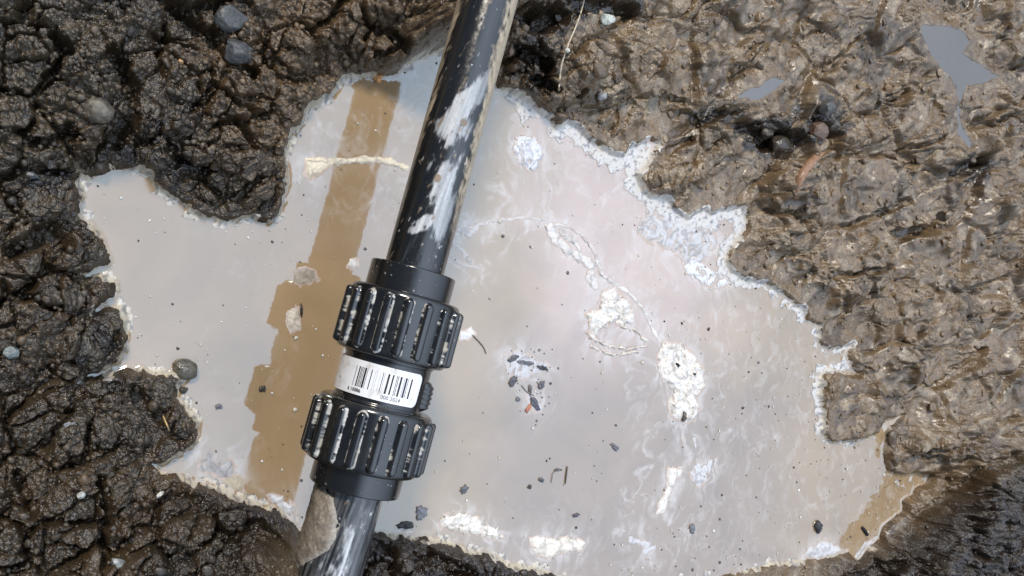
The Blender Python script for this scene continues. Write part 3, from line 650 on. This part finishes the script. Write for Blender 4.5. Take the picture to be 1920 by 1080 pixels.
# barcode sticker: white paper, printed bars and digits in one mesh
l0, l1 = TY(684), TY(744); thL, thR = THC-math.radians(104), THC+math.radians(51)
RL = RB+.0016; cornr = .0052
th = thR-np.concatenate([np.linspace(0, cornr/RL, 14), np.linspace(cornr/RL, thR-thL, 90)[1:]])
arc = (thR-th)*RL; ins_ = np.where(arc < cornr, cornr-np.sqrt(np.clip(cornr**2-(cornr-arc)**2, 0, None)), 0)
k = np.linspace(0, 1, 9)[None, :]; T_ = (l0+ins_)[:, None]*(1-k)+(l1-ins_)[:, None]*k; TH_ = np.broadcast_to(th[:, None], T_.shape)
LV = [cyl(T_, np.full(T_.shape, RL), TH_).reshape(-1, 3)]; LF = [gridfaces(*T_.shape)]; LM = [np.zeros(len(LF[0]), int)]; cnt = len(LV[0])
SL = (l1-l0)/60.0
UL = lambda px_: THC+math.asin(max(-.985, min(.985, px_)))       # sideways fraction -> angle
bars = [(-.60,.016,.30),(-.535,.018,1),(-.50,.010,1),(-.475,.009,1),(-.445,.010,1),(-.405,.028,1),(-.365,.007,1),(-.275,.014,1),(-.20,.006,.35),(-.16,.006,.35),(-.09,.006,.35),(-.035,.010,1),(.0,.007,.4),(.085,.030,1),(.175,.024,1),(.255,.009,1),(.285,.009,1),(.345,.028,1),(.415,.012,.7),(.455,.026,1),(.495,.007,1),(.57,.022,1)]
for u_, w_, k_ in bars:
    tha, thb = UL(u_-w_*.68), UL(u_+w_*.68); t0, t1 = l0+SL*11, l0+SL*46
    V_ = cyl(np.array([t0, t0, t1, t1]), np.full(4, RL+.00012), np.array([tha, thb, thb, tha]))
    LV.append(V_); LF.append(np.array([[cnt, cnt+3, cnt+2, cnt+1]])); LM.append(np.array([1 if k_ == 1 else 2])); cnt += 4
def text_on(s, u0, tb, size, bold, rot=False):
    global cnt
    cu = bpy.data.curves.new('t', 'FONT'); cu.body = s; cu.size = size; cu.offset = bold; cu.resolution_u = 3
    ob = bpy.data.objects.new('t', cu); S.collection.objects.link(ob)
    dg = bpy.context.evaluated_depsgraph_get(); me = ob.evaluated_get(dg).to_mesh(); me.calc_loop_triangles()
    v = np.array([x.co[:] for x in me.vertices]); f = np.array([t.vertices[:] for t in me.loop_triangles])
    ob.evaluated_get(dg).to_mesh_clear(); bpy.data.objects.remove(ob); bpy.data.curves.remove(cu)
    x_, y_ = (v[:, 0], v[:, 1]) if not rot else (-v[:, 1], v[:, 0])
    V_ = cyl(tb-y_, np.full(len(v), RL+.00014), UL(u0)+x_/RL)
    LV.append(V_); ff = f+cnt; LF.append(np.concatenate([ff, ff[:, 2:3]], 1)); LM.append(np.ones(len(f), int)); cnt += len(v)
text_on("000 2024", .02, l0+SL*55.5, SL*9.5, 0)
text_on("6 10086", -.68, l0+SL*55, SL*8.5, .00012)
text_on("T-4", -.93, l0+SL*42, SL*7, 0)
text_on("1", -.93, l0+SL*14, SL*7, 0)
def plain(name, col, rough=.5, amp=.06):
    m, t, b = base_mat(name, rough); n = noise(t, 300, 4)
    rgb = N(t, 'ShaderNodeRGB'); rgb.outputs[0].default_value = (*col, 1)
    t.links.new(scalecol(t, rgb.outputs[0], rmap(t, n.outputs['Fac'], .3, .7, 1-amp, 1+amp)), b.inputs['Base Color']); return m
M_paper, t, b = base_mat('sticker_paper', .32)
n = noise(t, 95, 6, .65); n_ = noise(t, 480, 3)
mm = N(t, 'ShaderNodeMix', data_type='RGBA'); mm.inputs[6].default_value = (.74, .74, .76, 1); mm.inputs[7].default_value = (.34, .29, .22, 1)
t.links.new(math_(t, 'MULTIPLY', rmap(t, n.outputs['Fac'], .52, .70, 0, .75), rmap(t, n_.outputs['Fac'], .35, .6, .3, 1)), mm.inputs[0]); t.links.new(mm.outputs[2], b.inputs['Base Color'])
n5 = noise(t, 60, 2); bump(t, b, n5.outputs['Fac'], .25, .0008); M_ink = plain('black_ink', (.012, .012, .016), .5); M_ink2 = plain('worn_ink', (.36, .36, .42), .5)
FF = [np.concatenate([f]) for f in LF]
allV = np.concatenate(LV)
quads = np.concatenate([f for f in FF]); mi = np.concatenate(LM)
istri = quads[:, 2] == quads[:, 3]
def mixed(name, V, Q, mi, mats, parent):
    me = bpy.data.meshes.new(name)
    me.from_pydata(V.tolist(), [], [q[:3].tolist() if q[2] == q[3] else q.tolist() for q in Q])
    for m in mats: me.materials.append(m)
    me.polygons.foreach_set('material_index', mi.astype(np.int32)); me.polygons.foreach_set('use_smooth', mi == 0); me.update()
    o = bpy.data.objects.new(name, me); S.collection.objects.link(o); o.parent = parent; return o
mixed('barcode_sticker', allV, quads, mi, [M_paper, M_ink, M_ink2], body)
# clay plastered on the lower section
cy_, cth = np.meshgrid(np.linspace(TY(915), TY(1078), 120), np.linspace(-2.5, .25, 150), indexing='ij')
yy = np.interp(cy_, _ts, _ys); uu = cth*.62
edge_u = np.interp(yy, [915, 930, 950, 970, 1000, 1020, 1040, 1060, 1080], [-.75, -.36, -.20, -.10, -.08, -.15, -.34, -.60, -.95])
nn = fbm(cy_*1000/14, cth*3, 4, 300); mk_m = (edge_u-uu)*1.0+.10*nn
cr2 = PIPE_R+.0003+.0065*np.clip(mk_m*2.5, 0, 1)**.7+.0012*fbm(cy_*1000/7, cth*6, 4, 301)*np.clip(mk_m*4, 0, 1)
wet = sstep(-.55, -.85, uu+.3*nn)*sstep(1000, 950, yy)
ccx = lerp(np.broadcast_to(np.array([.19, .155, .12]), cy_.shape+(3,)), np.array([.05, .036, .024]), np.clip(wet+.25*sstep(.1, .4, nn), 0, 1))
ccx = lerp(ccx, np.array([.34, .31, .27]), sstep(.18, .02, mk_m)*.7)
v, f_, c_ = keep(cyl(cy_, cr2, THC+cth).reshape(-1, 3), gridfaces(*cy_.shape), mk_m.ravel() > 0, ccx.reshape(-1, 3))
o = mk('clay_crust', v, f_, M_crust, root, col=c_, fl={'rgh': np.full(len(v), .5)})

# ------------------------------------------------------------------ stones, bits and pieces
def ico(n):
    import bmesh
    bm = bmesh.new(); bmesh.ops.create_icosphere(bm, subdivisions=n, radius=1)
    v = np.array([x.co[:] for x in bm.verts]); f = np.array([[q.index for q in p.verts] for p in bm.faces]); bm.free(); return v, f
I5 = ico(5); I2 = ico(2)
def stone(px, py, rpx, label, col, angular=.5, squash=(1, .85, .7), rot=0., sink=.25, rough=.35, cat='stone', name='stone', seed=0, water=False):
    lump = cat == 'clod'
    p = W(px, py, .0) if water else hit(px, py)
    sc = PX(np.array([p, p+np.array([.01, 0, 0])])); m_per_px = .01/np.linalg.norm(sc[1]-sc[0]); 
    sc2 = PX(np.array([p, p+np.array([0, .01, 0])])); m_per_px = min(m_per_px, .01/np.linalg.norm(sc2[1]-sc2[0]))
    r = rpx*m_per_px; g = np.random.default_rng(seed+int(px)); v, f = I5; v = v.copy()
    for k in range(int(4+14*angular)):
        n_ = g.normal(size=3); n_ /= np.linalg.norm(n_); dcut = g.uniform(.62, .9) if angular > .3 else g.uniform(.8, .95)
        s_ = v @ n_; v -= np.outer(np.maximum(s_-dcut, 0)*.92, n_)
    v *= (1+.05*fbm(v[:, 0]*2+v[:, 2]*1.3+seed, v[:, 1]*2-v[:, 2], 4, 400))[:, None]
    v *= (1+.03*fbm(v[:, 0]*9+v[:, 2]*4+seed, v[:, 1]*9-v[:, 2]*5, 3, 402))[:, None]
    if lump:
        w1, w2, wi = worley(v[:, 0]*3.2+v[:, 2]*1.5+seed, v[:, 1]*3.2-v[:, 2]*1.2, 404); x1, _, xi = worley(v[:, 0]*9+v[:, 2]*4, v[:, 1]*9-v[:, 2]*3+seed, 405)
        v *= (1+.30*(np.sqrt(np.clip(1-w1*w1, 0, 1))*(.3+wi)-.5)+.10*(np.sqrt(np.clip(1-x1*x1*1.2, 0, 1))*(.3+xi)-.5)-.10*sstep(.12, 0, w2-w1))[:, None]
    v = v*np.array(squash)*r; ca, sa = math.cos(rot), math.sin(rot)
    v = np.stack([v[:, 0]*ca-v[:, 1]*sa, v[:, 0]*sa+v[:, 1]*ca, v[:, 2]], -1)
    base = v[:, 2].min(); v[:, 2] -= base
    col = np.array(col)*(1+.35*fbm(v[:, 0]/r*1.5+v[:, 2]/r, v[:, 1]/r*1.5+seed, 4, 410))[:, None]
    zc = -base*2*sink
    o = mk(name, v, f, M_crumb if lump else M_stone, col=np.clip(col, .01, .9), fl={'rgh': np.full(len(v), rough)}, loc=(p[0], p[1], p[2]-zc))
    return tag(o, label, cat)
stone(430, 38, 36, 'dark slate grey stone at the top edge, above a similar pointed one', (.045, .046, .046), .8, rot=.5, seed=1)
stone(443, 98, 30, 'pointed dark grey stone just below another slate stone near the top', (.055, .056, .057), .9, (1, .95, .7), rot=1.9, seed=2)
stone(187, 208, 32, 'rounded grey brown stone in the dark soil of the upper left', (.10, .085, .065), .35, seed=3, rough=.45)
stone(1136, 38, 16, 'whitish angular pebble right of the pale root at the top edge', (.40, .42, .38), .6, seed=4)
stone(1062, 95, 5.5, 'tiny round white pebble touching the pale root', (.55, .54, .48), .2, seed=5, sink=.1)
stone(1127, 180, 13, 'grey wedge shaped pebble in the brown soil below the pale root', (.26, .26, .26), .8, (1, .7, .8), rot=.4, seed=6)
stone(1153, 167, 9, 'tan round pebble beside the grey wedge shaped pebble', (.24, .18, .12), .2, seed=7)
stone(20, 660, 18, 'smooth greenish grey stone at the left edge of the photo', (.13, .15, .145), .4, seed=8)
stone(58, 329, 15, 'small bluish wet stone in the soil left of the puddle tip', (.12, .125, .125), .5, (1, .55, .6), rot=-.2, seed=9, rough=.15)
stone(152, 928, 9, 'small oval white pebble in the lower left soil', (.42, .42, .39), .15, (1, .8, .7), rot=.4, seed=10)
stone(298, 928, 12, 'thin white shell like sliver in the lower left soil', (.45, .44, .40), .5, (1, .38, .4), rot=.6, seed=11)
stone(222, 1056, 19, 'pale blue grey stone near the bottom edge, lower left', (.22, .23, .225), .8, (1, .7, .6), rot=-.6, seed=12)
stone(131, 800, 15, 'light grey flat stone in the dark soil below the left inlet', (.20, .21, .23), .8, (1, .8, .4), rot=.3, seed=13)
stone(347, 692, 24, 'wet rounded grey pebble sitting in the water off the left mud lump', (.085, .078, .06), .15, (1.1, .85, .8), rot=-.4, seed=14, rough=.1, water=True, sink=.35)
stone(344, 731, 9, 'small dark pebble in the water just below the wet rounded pebble', (.05, .042, .034), .4, seed=15, rough=.15, water=True, sink=.3)
stone(338, 116, 7, 'small orange chip on the dark soil of the upper left', (.55, .34, .16), .8, seed=16, cat='chip', name='wood_chip')
stone(1455, 275, 24, 'wet round dark brown stone in the crevice of the upper right mud', (.045, .035, .026), .25, seed=17, rough=.12)
stone(1432, 250, 18, 'dark stone wedged in the same crevice, above the round brown one', (.06, .045, .034), .5, seed=18, rough=.15)
stone(1545, 205, 20, 'grey glistening stone above the reddish root in the right mud', (.07, .068, .066), .8, seed=19, rough=.12)
stone(1528, 248, 22, 'reddish brown stone just above the reddish curved root', (.12, .075, .05), .4, seed=20, rough=.3)

def tube(name, pts, rad, col, label, cat, lift=.002, mat=None, water=False, rough=.5, z=None):
    """bent tapering strand through photo pixels, resting on what lies under it"""
    pts = np.array(pts, float); n = 8*(len(pts)-1)+1
    ss = np.linspace(0, len(pts)-1, n); px = np.interp(ss, range(len(pts)), pts[:, 0]); py = np.interp(ss, range(len(pts)), pts[:, 1])
    k = np.array([.25, .5, .25])
    for _ in range(6):
        px[1:-1] = np.convolve(px, k, 'valid'); py[1:-1] = np.convolve(py, k, 'valid')
    C = np.array([W(a, b, .0012) if water else hit(a, b) for a, b in zip(px, py)])
    if not water:
        for _ in range(12): C[1:-1] = .25*C[:-2]+.5*C[1:-1]+.25*C[2:]
        C[:, 2] += lift
    base = C[n//2].copy(); d_ = np.gradient(C, axis=0); d_ /= np.linalg.norm(d_, axis=1)[:, None]
    s1 = np.cross(d_, [0, 0, 1.]); s1 /= np.linalg.norm(s1, axis=1)[:, None]; s2 = np.cross(s1, d_)
    th = np.linspace(0, 2*np.pi, 12, endpoint=False); r_ = np.interp(np.linspace(0, 1, n), np.linspace(0, 1, len(rad)), rad)
    r_ = r_*(1+.18*perlin(np.arange(n)*.9, np.full(n, px[0]), 500)); r_[0] *= .3; r_[-1] *= .3
    V_ = (C-base)[:, None]+r_[:, None, None]*(np.cos(th)[None, :, None]*s1[:, None]+np.sin(th)[None, :, None]*s2[:, None])
    o = mk(name, V_.reshape(-1, 3), gridfaces(n, 12, True), mat or M_debris, col=np.tile(col, (n*12, 1)), fl={'rgh': np.full(n*12, rough)}, loc=base.tolist())
    return tag(o, label, cat)
tube('root_strand', [(1094,-14),(1088,18),(1075,55),(1058,92),(1046,130),(1044,166)], [.0007,.0008,.0009,.0013], (.50,.42,.31), 'long pale root strand hanging down the soil right of the pipe', 'root', .004)
tube('root_strand', [(1492,372),(1494,350),(1505,325),(1525,300),(1545,285)], [.003,.0060,.0062,.004], (.26,.145,.085), 'curved reddish root half buried in the mud of the right bank', 'root', -.0012, rough=.3)
tube('straw', [(305,778),(310,790),(318,808)], [.0006,.0007,.0005], (.55,.38,.18), 'short golden straw on the dark mud lump at the left', 'straw', .0012)
tube('straw', [(1002,140),(1000,128),(1003,118)], [.0005,.0006], (.42,.36,.28), 'tiny forked pale rootlet between the pipe and the long root', 'root', .0012)
tube('twig', [(1064,874),(1062,890),(1060,908)], [.0007,.0009,.0007], (.09,.08,.08), 'straight black twig floating upright in the lower puddle', 'twig', water=True)
tube('twig', [(1034,906),(1036,890),(1040,884)], [.0004,.0004], (.17,.155,.15), 'thin bent stalk floating just left of the straight black twig', 'twig', water=True)
tube('twig', [(1616,988),(1622,996),(1627,1004)], [.0022,.0026,.0022], (.006,.006,.006), 'stubby black stick in the brown patch of the lower right corner', 'twig', water=True)
tube('twig', [(886,628),(898,640),(908,652),(912,664)], [.0006,.0005,.0004], (.12,.11,.11), 'hair thin curved fibre in the water right of the upper nut', 'fibre', water=True)
tube('twig', [(978,722),(988,735),(1002,742)], [.0005,.0005], (.20,.19,.19), 'grey bent fibre in the tangle of plant bits', 'fibre', water=True)

def chip(name, px, py, lpx, wpx_, rot, col, label, cat, group=None, water=True, rough=.5, seed=0, th_=.0012):
    """ragged leaf or bark fragment with real thickness"""
    p = W(px, py, .0006) if water else hit(px, py)
    sc = PX(np.array([p, p+np.array([0, .01, 0])])); mpp = .01/np.linalg.norm(sc[1]-sc[0])
    g = np.random.default_rng(900+seed+int(px)); n = 26; a = np.linspace(0, 2*np.pi, n, endpoint=False)
    rr = 1+.28*perlin(np.cos(a)*1.6+seed, np.sin(a)*1.6+px*.01, 600)+.12*g.normal(size=n)
    ex_, ey_ = np.cos(a)*rr*lpx*mpp/2, np.sin(a)*rr*wpx_*mpp/2
    x_, y_ = ex_*math.cos(rot)-ey_*math.sin(rot), ex_*math.sin(rot)+ey_*math.cos(rot)
    rings_ = [(1.0, 0), (1.0, th_*.6), (.7, th_), (.3, th_*1.25), (.02, th_*1.3)]
    V_ = np.concatenate([np.stack([x_*k, y_*k, np.full(n, z_)+(.0004*np.sin(3*a+seed) if z_ > 0 else 0)], -1) for k, z_ in rings_])
    o = mk(name, V_, gridfaces(len(rings_), n, True), M_debris, col=np.tile(col, (len(V_), 1)), fl={'rgh': np.full(len(V_), rough)}, loc=(p[0], p[1], p[2]))
    return tag(o, label, cat, group)
g1 = 'plant bits in the tangle right of the coupling'
dk = (.09, .09, .10)
chip('leaf_fragment', 962, 672, 26, 10, .3, dk, 'dark leaf scrap at the upper left end of the tangle', 'leaf scrap', g1)
chip('leaf_fragment', 985, 680, 34, 9, -.2, (.12, .12, .135), 'longest dark leaf scrap across the top of the tangle', 'leaf scrap', g1, seed=1)
chip('leaf_fragment', 1018, 690, 22, 8, -.3, (.045, .045, .05), 'black scrap with a pointed tip at the right end of the tangle', 'leaf scrap', g1, seed=2)
chip('leaf_fragment', 961, 715, 20, 13, .9, (.085, .085, .10), 'blunt bluish scrap at the left side of the tangle', 'leaf scrap', g1, seed=3)
chip('leaf_fragment', 994, 731, 20, 7, 1.7, (.11, .11, .12), 'upright narrow scrap in the middle of the tangle', 'leaf scrap', g1, seed=4)
chip('leaf_fragment', 1015, 722, 16, 11, .8, (.10, .10, .115), 'small grey scrap on the right of the tangle, under the pointed one', 'leaf scrap', g1, seed=5)
chip('leaf_fragment', 1003, 757, 30, 12, -1.0, (.085, .085, .10), 'slanting dark scrap at the bottom of the tangle', 'leaf scrap', g1, seed=6)
chip('leaf_fragment', 990, 766, 18, 7, .9, (.42, .17, .11), 'small orange red scrap at the bottom of the tangle', 'leaf scrap', g1, seed=7)
chip('leaf_fragment', 870, 918, 17, 13, .7, (.10, .105, .12), 'bluish grey scrap alone in the water right of the lower collar', 'leaf scrap', seed=8)
chip('leaf_fragment', 1015, 900, 13, 8, -.6, (.09, .09, .10), 'small grey scrap left of the thin bent stalk', 'leaf scrap', seed=9)
chip('leaf_fragment', 1044, 881, 12, 5, .1, (.12, .11, .115), 'small dark flake at the tip of the thin bent stalk', 'leaf scrap', seed=10)
chip('leaf_fragment', 993, 913, 8, 7, 0, (.05, .045, .045), 'dot like dark crumb left of the floating stalks', 'leaf scrap', seed=11)
chip('leaf_fragment', 1153, 838, 20, 9, -.6, (.13, .13, .14), 'grey oval flake between the tangle and the speckled foam raft', 'leaf scrap', seed=12)
chip('leaf_fragment', 1080, 966, 14, 7, .2, (.08, .08, .10), 'small dark oval flake above the two lobed foam', 'leaf scrap', seed=13)
chip('leaf_fragment', 1298, 992, 12, 20, .1, (.14, .15, .17), 'blue grey oval flake near the bottom right of the puddle', 'leaf scrap', seed=14)
chip('leaf_fragment', 790, 962, 22, 26, .2, (.16, .16, .18), 'pale bluish scrap by the bottom bank right of the lower pipe', 'leaf scrap', seed=15)
chip('leaf_fragment', 760, 985, 34, 13, -.1, (.03, .03, .032), 'black wet scrap lying along the bottom bank right of the pipe', 'leaf scrap', seed=16)
chip('leaf_fragment', 411, 762, 11, 10, 0, (.13, .13, .15), 'round grey flake floating left of the brown reflection', 'leaf scrap', seed=17)
chip('leaf_fragment', 492, 729, 14, 11, .4, (.03, .025, .02), 'small dark speckled flake in the lower brown reflection', 'leaf scrap', seed=18)
chip('leaf_fragment', 565, 582, 5, 22, .05, (.03, .022, .016), 'dark sliver beside the whitish scum clot in the reflection', 'leaf scrap', seed=19)
chip('wood_chip', 708, 145, 18, 24, .1, (.52, .25, .09), 'orange wood chip at the top edge of the puddle', 'chip', water=False, seed=20, th_=.003)
chip('leaf_fragment', 1533, 988, 18, 22, .3, (.035, .035, .04), 'dark crumb at the edge of the brown lower right patch', 'leaf scrap', seed=21, th_=.004)
chip('leaf_fragment', 1268, 684, 5, 9, .5, (.02, .02, .02), 'black fleck on the left of the speckled foam raft', 'leaf scrap', seed=22, th_=.0048)
chip('leaf_fragment', 1299, 701, 6, 4, -.5, (.05, .05, .05), 'black fleck on the right of the speckled foam raft', 'leaf scrap', seed=23, th_=.0048)
chip('leaf_fragment', 1281, 780, 9, 18, .1, (.12, .11, .10), 'grey drop shaped scrap at the lower tip of the speckled foam raft', 'leaf scrap', seed=24, th_=.0042)

# ------------------------------------------------------------------ crumbs and flecks nobody could count
def scatter(name, P, rad, cols, mat, squash=.75, sub=None, rough=.45, seed=0, base=I2):
    g = np.random.default_rng(seed); bv, bf = base; n = len(P)
    var = []
    for k in range(10):
        v = bv*(1+.22*g.normal(size=(len(bv), 1))*.6); 
        for _ in range(5):
            nn_ = g.normal(size=3); nn_ /= np.linalg.norm(nn_); v = v-np.outer(np.maximum(v@nn_-.7, 0), nn_)
        var.append(v)
    var = np.array(var); ix = g.integers(0, 10, n); a = g.random(n)*2*np.pi; ca, sa = np.cos(a), np.sin(a)
    v = var[ix]*np.stack([g.uniform(.8, 1.3, n), g.uniform(.7, 1.1, n), squash*g.uniform(.7, 1.2, n)], -1)[:, None, :]*rad[:, None, None]
    x_ = v[..., 0]*ca[:, None]-v[..., 1]*sa[:, None]; y_ = v[..., 0]*sa[:, None]+v[..., 1]*ca[:, None]
    v = np.stack([x_, y_, v[..., 2]], -1)+P[:, None, :]
    f = (bf[None]+(np.arange(n)*len(bv))[:, None, None]).reshape(-1, 3)
    return mk(name, v.reshape(-1, 3), f, mat, col=np.repeat(cols, len(bv), 0), fl={'rgh': np.full(n*len(bv), rough)})
idx = np.flatnonzero((TD > .004) & (TPX > -80) & (TPX < 2000) & (TPY > -80) & (TPY < 1160) & (TT['pool'] > .004))
pw_ = (.12+TCR.ravel()[idx]); pw_ /= pw_.sum()
pick = rng.choice(idx, 7000, p=pw_)
P = np.stack([P0[..., 0].ravel()[pick], P0[..., 1].ravel()[pick], TZ.ravel()[pick]], -1); rad = np.clip(rng.lognormal(math.log(.0013), .5, len(pick)), .0006, .0055)
P[:, 2] += rad*.15
cc2 = c.reshape(-1, 3)[pick]*rng.uniform(.6, 1.5, (len(pick), 1))
tag(scatter('soil_crumbs', P, rad, cc2, M_crumb, seed=21), kind='stuff')
ir = np.flatnonzero((TD > .008) & (TCR < .5) & (TPX > 900) & (TPX < 2000) & (TPY > -80) & (TPY < 1160) & (TT['pool'] > .004))
pick = rng.choice(ir, 1500); P = np.stack([VX.ravel()[pick], VY.ravel()[pick], TZ.ravel()[pick]], -1); rad = np.clip(rng.lognormal(math.log(.0021), .55, len(pick)), .0008, .009)
tag(scatter('clay_crumbs', P, rad, c.reshape(-1, 3)[pick]*rng.uniform(.7, 1.35, (len(pick), 1)), M_crumb, .6, seed=22, rough=.35, base=ico(3)), kind='stuff')
# dark and pale flecks floating on the water
def flecks(name, n, rmin, rmax, cols, dens, seed):
    g = np.random.default_rng(seed); x_ = g.uniform(OUTW[:, 0].min(), OUTW[:, 0].max(), n*60 if name == 'plant_specks' else n*6); y_ = g.uniform(OUTW[:, 1].min(), OUTW[:, 1].max(), n*60 if name == 'plant_specks' else n*6)
    d_ = seg_sdf(x_, y_, OUTW); p_ = PX(np.stack([x_, y_, 0*x_], -1))
    ok_ = (d_ < -.004) & (g.random(len(x_)) < dens(p_[:, 0], p_[:, 1], d_)); x_, y_ = x_[ok_][:n], y_[ok_][:n]
    r_ = np.clip(g.lognormal(math.log(rmin*1.3), .45, len(x_)), rmin*.6, rmax)
    cc_ = np.array(cols)[g.integers(0, len(cols), len(x_))]
    return tag(scatter(name, np.stack([x_, y_, np.full(len(x_), .0006)], -1), r_, cc_, M_debris, .5, seed=seed), kind='stuff')
flecks('dark_flecks', 300, .0006, .0022, [(.06, .056, .056), (.11, .10, .10), (.03, .026, .022)], lambda a, b, d: .12+.75*np.exp(d/.02)+.25*(a > 900)*(b > 600), 31)
flecks('plant_specks', 90, .0007, .0026, [(.07, .07, .08), (.12, .12, .135), (.04, .04, .045), (.2, .19, .19)], lambda a, b, d: 60*np.exp(-((a-988)/26)**2-((b-688)/20)**2)+60*np.exp(-((a-998)/16)**2-((b-748)/26)**2), 33)
flecks('pale_flecks', 320, .0006, .0020, [(.6, .58, .54), (.5, .46, .38), (.66, .65, .64)], lambda a, b, d: .25+.3*(a < 620)+.2*(a > 1200), 32)
